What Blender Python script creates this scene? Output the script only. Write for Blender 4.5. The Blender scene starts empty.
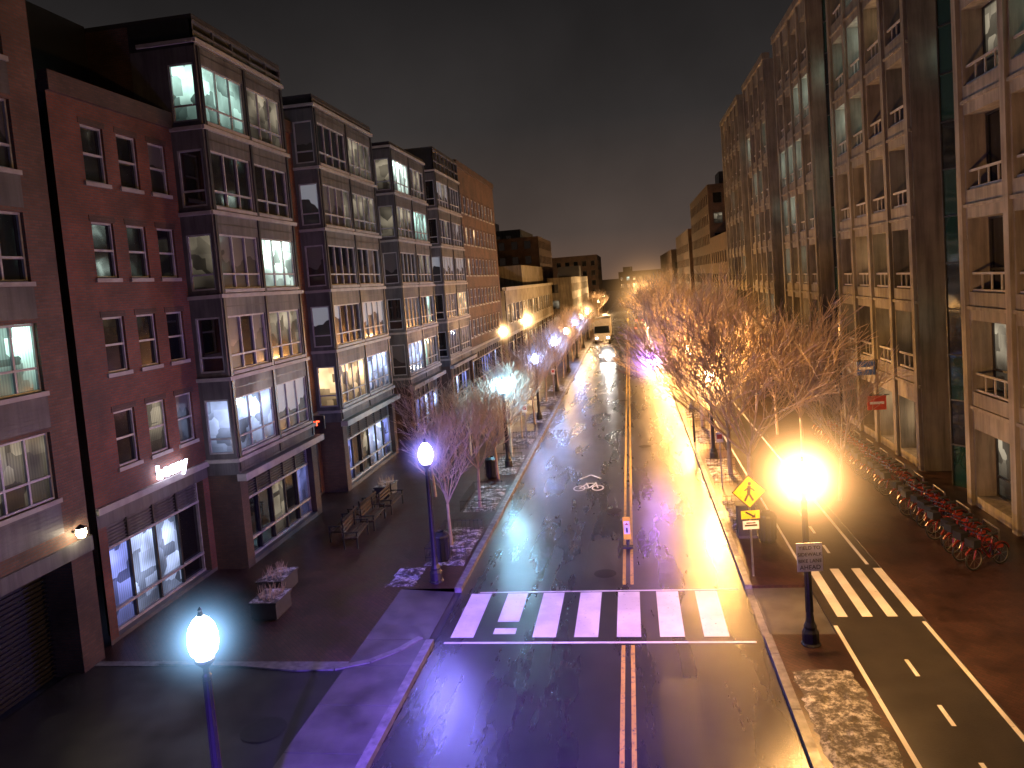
import bpy, math, random, bmesh
from mathutils import Vector, Matrix
random.seed(7)
R=random.random
# ------------------------------------------------------------------ materials
def newmat(name):
    m=bpy.data.materials.new(name); m.use_nodes=True
    nt=m.node_tree; nt.nodes.clear()
    out=nt.nodes.new('ShaderNodeOutputMaterial')
    return m,nt,out
def N(nt,t,**kw):
    n=nt.nodes.new(t)
    for k,v in kw.items(): setattr(n,k,v)
    return n
def L(nt,a,b): nt.links.new(a,b)
def ramp(nt,fac,stops):
    r=nt.nodes.new('ShaderNodeValToRGB'); e=r.color_ramp.elements
    e[0].position=stops[0][0]; e[0].color=stops[0][1]
    e[1].position=stops[-1][0]; e[1].color=stops[-1][1]
    for p,c in stops[1:-1]:
        x=e.new(p); x.color=c
    L(nt,fac,r.inputs[0]); return r
def c4(c): return (c[0],c[1],c[2],1)
def g4(v): return (v,v,v,1)
def mul(nt,a,c,f=1):
    x=N(nt,'ShaderNodeMixRGB',blend_type='MULTIPLY'); x.inputs[0].default_value=f; L(nt,a,x.inputs[1])
    if isinstance(c,tuple): x.inputs[2].default_value=c
    else: L(nt,c,x.inputs[2])
    return x.outputs[0]
def pos(nt,scale=(1,1,1)):
    g=nt.nodes.new('ShaderNodeNewGeometry'); m=N(nt,'ShaderNodeMapping')
    m.inputs['Scale'].default_value=scale
    L(nt,g.outputs['Position'],m.inputs['Vector']); return m.outputs[0]
def noise(nt,vec,scale,detail=4,rough=.55):
    n=N(nt,'ShaderNodeTexNoise'); n.inputs['Scale'].default_value=scale
    n.inputs['Detail'].default_value=detail; n.inputs['Roughness'].default_value=rough
    L(nt,vec,n.inputs['Vector']); return n.outputs[0]
def bump(nt,b,h,s,d):
    bp=N(nt,'ShaderNodeBump'); bp.inputs['Strength'].default_value=s; bp.inputs['Distance'].default_value=d
    L(nt,h,bp.inputs['Height']); L(nt,bp.outputs[0],b.inputs['Normal']); return bp
def rough_mat(name,col,col2,scale=3,rough=(.5,.8),bmp=.15,bscale=30,metal=0,spec=.5,stain=False):
    m,nt,out=newmat(name)
    b=N(nt,'ShaderNodeBsdfPrincipled'); p=pos(nt)
    r=ramp(nt,noise(nt,p,scale,5),[(.3,c4(col)),(.7,c4(col2))]); c=r.outputs[0]
    if stain:
        s=ramp(nt,noise(nt,pos(nt,(2.2,2.2,.18)),1.5,5,.65),[(.35,g4(.5)),(.6,g4(1.05))]); c=mul(nt,c,s.outputs[0],.9)
    L(nt,c,b.inputs['Base Color'])
    if rough[1]-rough[0]>.12:
        r2=ramp(nt,noise(nt,p,scale*.6,2),[(.35,g4(rough[0])),(.65,g4(rough[1]))]); L(nt,r2.outputs[0],b.inputs['Roughness'])
    else: b.inputs['Roughness'].default_value=sum(rough)/2
    b.inputs['Metallic'].default_value=metal
    b.inputs['Specular IOR Level'].default_value=spec
    if bmp: bump(nt,b,noise(nt,p,bscale,2),bmp,.02)
    L(nt,b.outputs[0],out.inputs[0]); return m
def flat(name,col,rough=.5,metal=0):
    m,nt,out=newmat(name); b=N(nt,'ShaderNodeBsdfPrincipled'); b.inputs['Roughness'].default_value=rough; b.inputs['Metallic'].default_value=metal
    r=ramp(nt,noise(nt,pos(nt),4,2),[(.3,c4([x*.8 for x in col])),(.7,c4([x*1.15 for x in col]))]); L(nt,r.outputs[0],b.inputs['Base Color'])
    L(nt,b.outputs[0],out.inputs[0]); return m
def emis(name,col,s,clear=False):
    m,nt,out=newmat(name); e=N(nt,'ShaderNodeEmission'); e.inputs[0].default_value=c4(col); e.inputs[1].default_value=s
    if clear:   # luminous envelope that lets the bulb's light through
        t=N(nt,'ShaderNodeBsdfTransparent'); a=N(nt,'ShaderNodeAddShader'); L(nt,e.outputs[0],a.inputs[0]); L(nt,t.outputs[0],a.inputs[1]); L(nt,a.outputs[0],out.inputs[0])
    else: L(nt,e.outputs[0],out.inputs[0])
    return m
def asphalt(name):
    m,nt,out=newmat(name); b=N(nt,'ShaderNodeBsdfPrincipled'); p=pos(nt); ps=pos(nt,(1,.16,1))
    fine=noise(nt,p,90,2); big=noise(nt,p,.5,4,.6); streak=noise(nt,ps,1.0,6,.6)
    c=ramp(nt,big,[(.3,(.018,.019,.021,1)),(.75,(.036,.036,.038,1))]).outputs[0]
    c=mul(nt,c,ramp(nt,fine,[(.3,g4(.5)),(.7,g4(1.4))]).outputs[0],.6)
    L(nt,c,b.inputs['Base Color'])
    rr=ramp(nt,streak,[(.15,g4(.17)),(.85,g4(.4))]); L(nt,rr.outputs[0],b.inputs['Roughness'])
    sp=ramp(nt,noise(nt,p,.35,4,.6),[(.25,g4(.55)),(.75,g4(1.0))]); L(nt,sp.outputs[0],b.inputs['Specular IOR Level']); b.inputs['IOR'].default_value=1.55
    bump(nt,b,noise(nt,p,50,2),.3,.01)
    L(nt,b.outputs[0],out.inputs[0]); return m
def brickmat(name,c1,c2,mortar,bw,bh,wet=False,ms=.012,rot=0):
    m,nt,out=newmat(name); b=N(nt,'ShaderNodeBsdfPrincipled')
    uv=N(nt,'ShaderNodeUVMap'); mp=N(nt,'ShaderNodeMapping'); L(nt,uv.outputs[0],mp.inputs[0])
    mp.inputs['Rotation'].default_value=(0,0,rot)
    t=N(nt,'ShaderNodeTexBrick'); L(nt,mp.outputs[0],t.inputs['Vector'])
    t.inputs['Color1'].default_value=c4(c1); t.inputs['Color2'].default_value=c4(c2); t.inputs['Mortar'].default_value=c4(mortar)
    t.inputs['Scale'].default_value=1; t.inputs['Brick Width'].default_value=bw; t.inputs['Row Height'].default_value=bh
    t.inputs['Mortar Size'].default_value=ms; t.inputs['Bias'].default_value=0
    p=pos(nt); n8=noise(nt,p,.8,5)
    L(nt,mul(nt,t.outputs[0],ramp(nt,n8,[(.3,g4(.45)),(.7,g4(1.2))]).outputs[0]),b.inputs['Base Color'])
    rr=ramp(nt,n8,[(.2,g4(.28 if wet else .7)),(.8,g4(.5 if wet else .9))])
    L(nt,rr.outputs[0],b.inputs['Roughness'])
    bp=bump(nt,b,t.outputs[1],.5,.01); bp.invert=True
    L(nt,b.outputs[0],out.inputs[0]); return m
def worn_paint(name,col,thr=.42):
    m,nt,out=newmat(name); b=N(nt,'ShaderNodeBsdfPrincipled'); p=pos(nt)
    r=ramp(nt,noise(nt,p,9,8,.7),[(thr-.06,(.09,.09,.09,1)),(thr+.03,c4(col))])
    r2=ramp(nt,noise(nt,p,.9,4),[(.35,g4(.75)),(.6,g4(1))])
    L(nt,mul(nt,r.outputs[0],r2.outputs[0]),b.inputs['Base Color']); b.inputs['Roughness'].default_value=.35
    L(nt,b.outputs[0],out.inputs[0]); return m
def snowmat(name,lo=.44,hi=.6):
    m,nt,out=newmat(name); b=N(nt,'ShaderNodeBsdfPrincipled'); p=pos(nt)
    n=noise(nt,p,3.4,10,.8)
    r=ramp(nt,n,[(lo,(.04,.033,.027,1)),((lo+hi)/2-.02,(.12,.11,.1,1)),(hi,(.6,.6,.62,1))])
    L(nt,r.outputs[0],b.inputs['Base Color']); b.inputs['Roughness'].default_value=.6
    bump(nt,b,n,.8,.06)
    L(nt,b.outputs[0],out.inputs[0]); return m
def glass(name,tint=(.008,.01,.012),rough=.06,spec=.9):
    m,nt,out=newmat(name); b=N(nt,'ShaderNodeBsdfPrincipled'); p=pos(nt)
    b.inputs['Base Color'].default_value=c4(tint); b.inputs['Roughness'].default_value=rough
    b.inputs['Specular IOR Level'].default_value=spec; b.inputs['IOR'].default_value=1.6
    bump(nt,b,noise(nt,p,1.1,1),.12,.05)
    L(nt,b.outputs[0],out.inputs[0]); return m
def lit(name,col,s):
    m,nt,out=newmat(name); b=N(nt,'ShaderNodeBsdfPrincipled'); p=pos(nt)
    b.inputs['Base Color'].default_value=(.02,.02,.02,1); b.inputs['Roughness'].default_value=.08
    uv=N(nt,'ShaderNodeUVMap'); sx=N(nt,'ShaderNodeSeparateXYZ'); L(nt,uv.outputs[0],sx.inputs[0])
    up=ramp(nt,sx.outputs[1],[(0,g4(.1)),(.3,g4(.25)),(.62,g4(.75)),(.8,g4(1)),(1,g4(.7))])
    n=ramp(nt,noise(nt,p,.8,1,.5),[(.3,g4(.25)),(.7,g4(1.4))])
    v=N(nt,'ShaderNodeTexVoronoi'); v.inputs['Scale'].default_value=1.5; v.distance='CHEBYCHEV'; L(nt,p,v.inputs['Vector'])
    vc=N(nt,'ShaderNodeSeparateXYZ'); L(nt,v.outputs['Color'],vc.inputs[0])
    vr=ramp(nt,vc.outputs[0],[(0,g4(.2)),(.5,g4(.8)),(1,g4(1.6))])
    w=N(nt,'ShaderNodeTexWave'); w.inputs['Scale'].default_value=3.5; w.bands_direction='Y'; w.inputs['Distortion'].default_value=1.5; L(nt,p,w.inputs['Vector'])
    wr=ramp(nt,w.outputs[0],[(0,g4(.75)),(1,g4(1.1))])
    a=mul(nt,mul(nt,mul(nt,mul(nt,up.outputs[0],n.outputs[0]),vr.outputs[0]),wr.outputs[0]),c4(col))
    L(nt,a,b.inputs['Emission Color']); b.inputs['Emission Strength'].default_value=s
    L(nt,b.outputs[0],out.inputs[0]); m.cycles.emission_sampling='NONE'; return m
def blinds(name,col,em=0):
    m,nt,out=newmat(name); b=N(nt,'ShaderNodeBsdfPrincipled')
    uv=N(nt,'ShaderNodeUVMap'); sx=N(nt,'ShaderNodeSeparateXYZ'); L(nt,uv.outputs[0],sx.inputs[0])
    p=pos(nt); n=noise(nt,p,.9,2)
    mt=N(nt,'ShaderNodeMath',operation='SUBTRACT'); L(nt,sx.outputs[1],mt.inputs[0]); L(nt,n,mt.inputs[1])
    r=ramp(nt,mt.outputs[0],[(0.0,(.01,.011,.013,1)),(.02,c4(col))])
    w=N(nt,'ShaderNodeTexWave'); w.bands_direction='Z'; w.inputs['Scale'].default_value=9; L(nt,p,w.inputs['Vector'])
    c=mul(nt,r.outputs[0],ramp(nt,w.outputs[0],[(0,g4(.6)),(1,g4(1.1))]).outputs[0])
    L(nt,c,b.inputs['Base Color']); b.inputs['Roughness'].default_value=.5
    b.inputs['Coat Weight'].default_value=1; b.inputs['Coat Roughness'].default_value=.05; b.inputs['Coat IOR'].default_value=1.7
    if em:
        L(nt,c,b.inputs['Emission Color']); b.inputs['Emission Strength'].default_value=em; m.cycles.emission_sampling='NONE'
    L(nt,b.outputs[0],out.inputs[0]); return m

M={}
M['asphalt']=asphalt('wet_asphalt')
M['path']=rough_mat('path_asphalt',(.025,.023,.021),(.045,.041,.037),1.2,(.28,.4),.3,60)
M['patch']=rough_mat('patch_asphalt',(.014,.014,.015),(.025,.025,.026),1,(.28,.38),.25,50,spec=.9)
M['drive']=rough_mat('driveway_asphalt',(.012,.012,.014),(.024,.023,.024),1,(.3,.55),.3,50)
M['paver']=brickmat('brick_paving',(.042,.019,.015),(.072,.031,.023),(.016,.013,.011),.22,.11,True,.008,rot=.785)
M['conc']=rough_mat('concrete',(.05,.048,.046),(.12,.116,.11),1.1,(.3,.6),.2,40)
M['curb']=rough_mat('granite_curb',(.1,.1,.1),(.22,.215,.21),5,(.3,.6),.2,60)
M['ground']=rough_mat('ground_mat',(.03,.028,.026),(.05,.047,.044),.4,(.6,.9),.1,5)
M['brick']=brickmat('red_brick',(.15,.045,.024),(.21,.065,.034),(.1,.08,.07),.215,.075)
M['brick2']=brickmat('brown_brick',(.12,.06,.036),(.18,.085,.055),(.1,.085,.07),.215,.075)
M['brickd']=brickmat('dark_brick',(.08,.042,.03),(.115,.06,.042),(.06,.05,.042),.215,.075)
M['panel']=rough_mat('grey_panel',(.075,.075,.073),(.125,.122,.117),1.0,(.5,.75),0,20,stain=True)
M['trim']=rough_mat('light_stone_trim',(.25,.24,.22),(.38,.365,.335),2,(.6,.7),0,40)
M['beige']=rough_mat('beige_concrete',(.13,.118,.095),(.21,.19,.155),.9,(.6,.85),.15,25,stain=True)
M['beige2']=rough_mat('pale_stone',(.19,.17,.135),(.29,.26,.21),.9,(.6,.85),.15,25,stain=True)
M['frame']=flat('white_frame',(.36,.36,.355),.45)
M['dframe']=flat('dark_frame',(.03,.03,.032),.4)
M['dark']=flat('dark_metal',(.018,.018,.019),.42)
M['roof']=flat('roofing',(.03,.03,.03),.85)
M['glass']=glass('dark_glass'); M['gglass']=glass('green_glass',(.008,.035,.028),.05,1)
M['blind']=blinds('window_blind',(.11,.11,.11)); M['blind2']=blinds('window_blind_lit',(.34,.37,.4),.5)
M['cool']=lit('lit_room_cool',(.62,1,.86),1.7); M['coolb']=lit('lit_room_bright',(.78,1,.88),6)
M['warm']=lit('lit_room_warm',(1,.66,.34),2.0); M['dim']=lit('dim_room',(.8,.68,.48),.38); M['dimb']=lit('dim_room_blue',(.3,.36,1),1.1)
M['bluew']=lit('lit_room_blue_white',(.5,.62,1),2.4)
M['warmb']=lit('lit_room_warm_bright',(1,.72,.42),6)
M['white']=worn_paint('white_road_paint',(.78,.78,.76),.36); M['yellow']=worn_paint('yellow_road_paint',(.6,.4,.08),.43)
M['snow']=snowmat('dirty_snow')
M['bark']=flat('bark',(.4,.31,.23),.6)
M['iron']=flat('manhole_iron',(.02,.02,.02),.4,.3)
M['signy']=flat('sign_yellow',(.75,.52,.02),.4); M['signw']=flat('sign_white',(.7,.7,.68),.4); M['signr']=flat('sign_red',(.46,.055,.03),.4)
M['signb']=flat('sign_blue',(.05,.1,.32),.4); M['black']=flat('black_paint',(.01,.01,.01),.45); M['red']=flat('red_paint',(.2,.02,.013),.35)
M['rubber']=flat('rubber',(.02,.02,.02),.7); M['steel']=flat('steel',(.4,.4,.4),.32,.9); M['wood']=flat('bench_wood',(.06,.038,.024),.45)
M['bin']=flat('planter_dark',(.03,.03,.032),.6); M['carp']=flat('car_paint',(.25,.26,.28),.2); M['vanp']=flat('white_truck_paint',(.3,.3,.3),.32)

# ------------------------------------------------------------------ mesh builder
class MB:
    def __init__(s): s.v=[];s.f=[];s.m=[];s.uv=[];s.names=[]
    def mi(s,n):
        if n not in s.names: s.names.append(n)
        return s.names.index(n)
    def face(s,pts,mat,uv=None):
        i=len(s.v); s.v+= [tuple(p) for p in pts]; s.f.append(tuple(range(i,i+len(pts)))); s.m.append(s.mi(mat))
        if uv is None:
            a=Vector(pts[0]);b=Vector(pts[1]);c=Vector(pts[2]); n=(b-a).cross(c-a)
            ax=max(range(3),key=lambda k:abs(n[k]))
            if ax==0: uv=[(p[1],p[2]) for p in pts]
            elif ax==1: uv=[(p[0],p[2]) for p in pts]
            else: uv=[(p[0],p[1]) for p in pts]
        s.uv.append(uv)
    def box(s,x0,x1,y0,y1,z0,z1,mat,top=None):
        if x0>x1:x0,x1=x1,x0
        if y0>y1:y0,y1=y1,y0
        s.face([(x0,y0,z0),(x1,y0,z0),(x1,y0,z1),(x0,y0,z1)],mat)
        s.face([(x1,y1,z0),(x0,y1,z0),(x0,y1,z1),(x1,y1,z1)],mat)
        s.face([(x0,y1,z0),(x0,y0,z0),(x0,y0,z1),(x0,y1,z1)],mat)
        s.face([(x1,y0,z0),(x1,y1,z0),(x1,y1,z1),(x1,y0,z1)],mat)
        s.face([(x0,y0,z1),(x1,y0,z1),(x1,y1,z1),(x0,y1,z1)],top or mat)
        s.face([(x0,y1,z0),(x1,y1,z0),(x1,y0,z0),(x0,y0,z0)],mat)
    def tube(s,a,b,r0,r1,n,mat,caps=True):
        a=Vector(a);b=Vector(b);d=(b-a)
        if d.length<1e-6:return
        d.normalize(); u=d.orthogonal().normalized(); w=d.cross(u)
        cs=[(math.cos(2*math.pi*k/n),math.sin(2*math.pi*k/n)) for k in range(n)]
        A=[a+(u*c+w*q)*r0 for c,q in cs]; B=[b+(u*c+w*q)*r1 for c,q in cs]
        for k in range(n):
            j=(k+1)%n; s.face([A[k],A[j],B[j],B[k]],mat)
        if caps:
            s.face(A[::-1],mat); s.face(B,mat)
    def lathe(s,cx,cy,prof,n,mat):
        for (r0,z0),(r1,z1) in zip(prof[:-1],prof[1:]):
            for k in range(n):
                t=2*math.pi*k/n;q=2*math.pi*(k+1)/n
                s.face([(cx+r0*math.cos(t),cy+r0*math.sin(t),z0),(cx+r0*math.cos(q),cy+r0*math.sin(q),z0),
                        (cx+r1*math.cos(q),cy+r1*math.sin(q),z1),(cx+r1*math.cos(t),cy+r1*math.sin(t),z1)],mat)
    def obj(s,name,parent=None,smooth=False,mesh_only=False):
        me=bpy.data.meshes.new(name); me.from_pydata(s.v,[],s.f)
        for n in s.names: me.materials.append(M[n])
        me.polygons.foreach_set('material_index',s.m)
        ul=me.uv_layers.new(name='UVMap'); flat_=[c for f in s.uv for p in f for c in p]
        ul.data.foreach_set('uv',flat_)
        if smooth: me.polygons.foreach_set('use_smooth',[True]*len(s.f))
        me.update()
        if mesh_only: return me
        o=bpy.data.objects.new(name,me); bpy.context.scene.collection.objects.link(o)
        if parent: o.parent=parent
        return o
def empty(name,loc=(0,0,0)):
    e=bpy.data.objects.new(name,None); e.location=loc; e.empty_display_size=.3
    bpy.context.scene.collection.objects.link(e); return e

# ------------------------------------------------------------------ facade
def pick(w):
    t=R()*sum(x[1] for x in w)
    for n,p in w:
        t-=p
        if t<=0:return n
    return w[-1][0]
class Facade:
    def __init__(s,walls,wins,frames,o,ud,nd):
        s.w,s.g,s.fr=walls,wins,frames; s.o=o;s.ud=ud;s.nd=nd
    def P(s,u,z,d=0): return (s.o[0]+s.ud[0]*u-s.nd[0]*d, s.o[1]+s.ud[1]*u-s.nd[1]*d, z)
    def quad(s,mb,u0,u1,z0,z1,d,mat,uv=None):
        mb.face([s.P(u0,z0,d),s.P(u1,z0,d),s.P(u1,z1,d),s.P(u0,z1,d)],mat,uv)
    def bx(s,mb,u0,u1,z0,z1,d0,d1,mat):
        a=s.P(u0,z0,d0);b=s.P(u1,z1,d1); mb.box(a[0],b[0],a[1],b[1],z0,z1,mat)
    def wall(s,U0,U1,Z0,Z1,wins,mat,depth=.15,pane=None,nm=2,hm=(),fmat='frame',fw=.06,sill='trim',lintel=None):
        us=sorted(set([U0,U1]+[w[0] for w in wins]+[w[1] for w in wins])); zs=sorted(set([Z0,Z1]+[w[2] for w in wins]+[w[3] for w in wins]))
        for i in range(len(us)-1):
            for j in range(len(zs)-1):
                uc=(us[i]+us[i+1])/2; zc=(zs[j]+zs[j+1])/2
                if any(w[0]<uc<w[1] and w[2]<zc<w[3] for w in wins): continue
                s.quad(s.w,us[i],us[i+1],zs[j],zs[j+1],0,mat)
        for w in wins:
            u0,u1,z0,z1=w[:4]
            P=s.P
            for a,b in (((u0,z0),(u0,z1)),((u1,z1),(u1,z0)),((u0,z1),(u1,z1)),((u1,z0),(u0,z0))):
                s.w.face([P(a[0],a[1],0),P(b[0],b[1],0),P(b[0],b[1],depth),P(a[0],a[1],depth)],mat)
            kind=w[4] if len(w)>4 else None
            k=kind or pick(pane)
            n=nm
            for q in range(n):
                a=u0+(u1-u0)*q/n; b=u0+(u1-u0)*(q+1)/n
                kk=k if (kind or R()<.7) else pick(pane)
                s.quad(s.g,a,b,z0,z1,depth-.001,kk,[(0,0),(1,0),(1,1),(0,1)])
            f0=depth-.07;f1=depth-.005
            for q in range(n+1):
                c=u0+(u1-u0)*q/n; h=fw/2 if 0<q<n else fw
                a=c-h if q>0 else c+.002; b=c+h if q<n else c-.002
                s.bx(s.fr,a,b,z0+.002,z1-.002,f0,f1,fmat)
            for hz in (0,)+tuple(hm)+(1,):
                c=z0+(z1-z0)*hz; a=c-fw/2;b=c+fw/2
                if hz==0:a=z0+.003;b=z0+fw
                if hz==1:a=z1-fw;b=z1-.003
                s.bx(s.fr,u0+.004,u1-.004,a,b,f0-.004,f1-.002,fmat)
            if sill: s.bx(s.w,u0-.08,u1+.08,z0-.12,z0-.001,-.06,depth-.08,sill)
            if lintel: s.bx(s.w,u0-.08,u1+.08,z1+.002,z1+.18,-.015,.05,lintel)
def newb(name):
    return empty(name),MB(),MB(),MB()
def fin(e,w,g,f):
    w.obj('walls',e)
    if g.f: g.obj('windows',e)
    if f.f: f.obj('frames',e)
DK=[('glass',9),('blind',3),('dim',1.6),('cool',.2),('blind2',.5)]
TW=[('glass',7),('blind',4),('dim',2.0),('blind2',.8),('cool',.3)]
ST=2.8
def leftF(w,g,f,X,Y0): return Facade(w,g,f,(X,Y0),(0,1),(1,0))
def southF(w,g,f,X0,Y): return Facade(w,g,f,(X0,Y),(1,0),(0,-1))
e,w,g,f=newb('brick_apartment_building')
F=leftF(w,g,f,-14.9,4.0)
wins=[]
AU=(.8,4.2,7.6,10.95)
for k in range(5):
    z=4.9+ST*k
    for u in AU:
        wins.append((u,u+2.3,z,z+1.75,'cool' if (k==1 and u>10) else ('dim' if k==0 and u>10 else pick([('glass',6),('blind',1),('dim',1)]))))
F.wall(0,14.2,3.6,20.2,wins,'brick2',.16,DK,3,(.35,),sill='trim')
for k in range(5):
    z=4.9+ST*k
    for u in AU:
        F.bx(w,u-.04,u+2.34,z-.93,z-.13,-.02,.05,'panel')
        for q in range(7): F.bx(f,u,u+2.3,z-.9+q*.11,z-.87+q*.11,-.03,-.021,'panel')
F.bx(w,0,14.2,3.2,3.6,-.08,.3,'panel')
F.quad(w,0,14.2,0,3.2,.9,'dark')
F.bx(w,13.4,14.2,0,3.2,-.02,.9,'brickd')
for u in (0,4.2,8.8): F.bx(w,u,u+.5,0,3.2,0,.9,'brickd')
for q in range(24): F.bx(f,.5,13.4,.1+q*.13,.13+q*.13,.8,.85,'dark')
w.box(-26,-15.9,4,18.2,0,20.2,'roof'); w.box(-15.9,-14.9,4,18.2,20.2,20.4,'roof')
F2=southF(w,g,f,-26,4.0); F2.quad(w,0,11.1,3.2,20.2,0,'brick2')
w.box(-15.0,-14.75,4,18.2,20.4,20.7,'trim')
w.box(-16.2,-15.7,18.2,18.9,0,20,'brickd'); f.tube((-15.5,18.45,0),(-15.5,18.45,20),.07,.07,8,'dark')
fin(e,w,g,f)
def brickblock(name,y0,y1,zt,cols,seedmat='brick',X=-15.2,store=True,pane=DK,rows=4,cw=.95,z00=5.0,wh=1.55,nm=1,kinds={},top=True):
    e,w,g,f=newb(name); F=leftF(w,g,f,X,y0); Ln=y1-y0; wins=[]
    for k in range(rows):
        for c,u in enumerate(cols):
            t=(u,u+cw,z00+ST*k,z00+ST*k+wh); kd=kinds.get((k,c)); wins.append(t+((kd,) if kd else ()))
    F.wall(0,Ln,3.9,zt,wins,seedmat,.14,pane,nm,(.5,),sill='trim',lintel='brickd')
    if store: storefront(F,.35,Ln-.35,.25,3.5,w,g,f)
    F.quad(w,0,Ln,3.5,3.9,0,'panel'); F.quad(w,0,Ln,0,.25,0,'conc')
    F.quad(w,0,.35,.25,3.5,0,seedmat); F.quad(w,Ln-.35,Ln,.25,3.5,0,seedmat)
    F.bx(w,-.0,Ln,3.9,4.1,-.1,-.002,'trim'); F.bx(w,0,Ln,zt-.3,zt+.25,-.12,.2,'brickd')
    w.box(X-10,X-.21,y0,y1,zt-.5,zt,'roof')
    w.box(X-10,X-.5,y0,y0+.1,0,zt-.5,seedmat); w.box(X-10,X-.5,y1-.1,y1,0,zt-.5,seedmat)
    return e,w,g,f,F
def storefront(F,u0,u1,z0,z1,w,g,f,pane=(('dimb',4),('bluew',2),('glass',3),('dim',1)),dw=1.15,lou='panel'):
    n=max(2,round((u1-u0)/dw)); d=.35
    zl=z1-.75
    for k in range(n):
        a=u0+(u1-u0)*k/n;b=u0+(u1-u0)*(k+1)/n
        F.quad(g,a,b,z0,zl,d,pick(pane),[(0,0),(1,0),(1,1),(0,1)])
        F.quad(w,a,b,zl,z1,d,lou)
    for k in range(n+1):
        c=u0+(u1-u0)*k/n; F.bx(f,max(u0,c-.04),min(u1,c+.04),z0,z1,d-.1,d-.002,'frame' if k in(0,n) else 'dframe')
    for z in (z0,zl-.04,z0+.6,z1-.08): F.bx(f,u0,u1,z,z+.08,d-.12,d-.004,'frame')
    for q in range(6): F.bx(f,u0,u1,zl+.1+q*.1,zl+.13+q*.1,d-.06,d-.02,'panel')
    for uu in (u0,u1): w.face([F.P(uu,z0,0),F.P(uu,z1,0),F.P(uu,z1,d),F.P(uu,z0,d)],'brickd')
    w.face([F.P(u0,z1,0),F.P(u1,z1,0),F.P(u1,z1,d),F.P(u0,z1,d)],'brickd'); w.face([F.P(u0,z0,0),F.P(u1,z0,0),F.P(u1,z0,d),F.P(u0,z0,d)],'conc')
BP=[('glass',9),('blind',2.5),('dim',1.5)]
e,w,g,f,F=brickblock('red_brick_building',18.9,24.6,16.0,(1.2,2.75,4.3),'brick',-15.2,cw=.95,wh=1.65,pane=BP)
w.box(-26,-18,18.9,24.6,16,19.5,'dark')
fin(e,w,g,f)
def tower(name,y0,y1,zt,XB=-14.0,XM=-15.2,bright={},rows=5,ground=True,side={}):
    e,w,g,f=newb(name); F=leftF(w,g,f,XB,y0); Ln=y1-y0
    zb=3.55; st=2.9
    ng=2; pier=.35
    gw=(Ln-pier*(ng+1))/ng
    wins=[]
    for k in range(rows):
        z=zb+.75+st*k
        for q in range(ng):
            u=pier+q*(gw+pier); t=(u,u+gw,z,z+1.95)
            b=bright.get((k,q)); wins.append(t+((b,) if b else ()))
    ztp=zb+st*rows+.35
    nmul=max(3,round(gw/.85))
    F.wall(0,Ln,zb,ztp,wins,'panel',.12,TW,nmul,(.28,),'frame',.06,sill='trim')
    for k in range(rows+1):
        z=zb+.45+st*k
        F.bx(w,-.06,Ln+.06,z+.0,z+.14,-.1,-.002,'trim')
        F.bx(f,.02,Ln-.02,z-.32,z-.29,-.012,-.001,'dframe')
    for q in range(ng+1):
        u=q*(gw+pier); F.bx(f,u+.1,u+pier-.1,zb+.1,ztp,-.05,-.001,'dframe')
    F.quad(w,0,Ln,ztp,zt,.35,'dark')
    for k in range(int(Ln/1.2)+1):
        u=min(Ln-.08,k*Ln/int(Ln/1.2)); F.bx(f,u,u+.06,ztp,zt-.1,0,.1,'panel')
    for z in (ztp+.02,ztp+(zt-ztp)*.5,zt-.1): F.bx(f,0,Ln,z,z+.07,-.02,.12,'panel')
    for (yy,sgn) in ((y0,-1),(y1,1)):
        G=Facade(w,g,f,(XM-1.2,yy),(1,0),(0,sgn)); D=XB-XM+1.2
        ws=[]
        for k in range(rows):
            t=(1.35,D-.12,zb+.75+st*k,zb+.75+st*k+1.95); ws.append(t+((side[k],) if k in side else ()))
        G.wall(0,D,zb,ztp,ws,'panel',.1,[('blind2',1),('blind',3),('glass',4),('dim',2)],1,(.28,),'frame',.06,sill=None)
        G.quad(w,0,D,ztp,zt,0,'dark')
        for k in range(rows+1): G.bx(w,.3,D,zb+.45+st*k,zb+.58+st*k,-.08,-.002,'trim')
        G.quad(w,0,D,0,zb,0,'brickd')
    if ground:
        storefront(F,.5,Ln-.5,.3,3.2,w,g,f,lou='dark')
        F.quad(w,0,.5,0,zb,0,'brickd');F.quad(w,Ln-.5,Ln,0,zb,0,'brickd');F.quad(w,.5,Ln-.5,3.2,zb,0,'panel');F.quad(w,.5,Ln-.5,0,.3,0,'conc')
        F.bx(w,-.15,Ln+.15,3.35,3.6,-.35,-.003,'trim')
    w.box(XM-9,XB,y0+.01,y1-.01,zt,zt+.15,'roof')
    w.box(XM-9,XM-1.2,y0,y1,0,zt,'brickd')
    fin(e,w,g,f)
tower('bay_window_apartment_tower',24.6,31.2,19.3,bright={(2,1):'coolb',(4,0):'cool',(4,1):'dim',(3,0):'glass',(3,1):'glass',(0,0):'bluew',(0,1):'blind2',(1,1):'dim'},side={4:'cool',0:'bluew'})
e,w,g,f,F=brickblock('red_brick_building',31.2,34.4,17.6,(.35,1.6),'brick',-15.2,rows=4,cw=.8,pane=BP); fin(e,w,g,f)
tower('bay_window_apartment_tower',34.4,42.6,18.9,bright={(3,1):'dim',(0,1):'bluew',(0,0):'warm',(1,1):'blind2',(4,1):'dim'},side={0:'warm'})
e,w,g,f,F=brickblock('red_brick_building',42.6,46,17.6,(.4,1.8),'brick',-15.2,rows=4,cw=.8,pane=BP); fin(e,w,g,f)
tower('bay_window_apartment_tower',46,54,18.7,bright={(4,0):'coolb',(3,0):'dim',(3,1):'cool',(0,0):'bluew'})
e,w,g,f,F=brickblock('red_brick_building',54,57,18.6,(.4,1.7),'brickd',-15.2,rows=5,cw=.8,pane=BP); fin(e,w,g,f)
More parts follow.
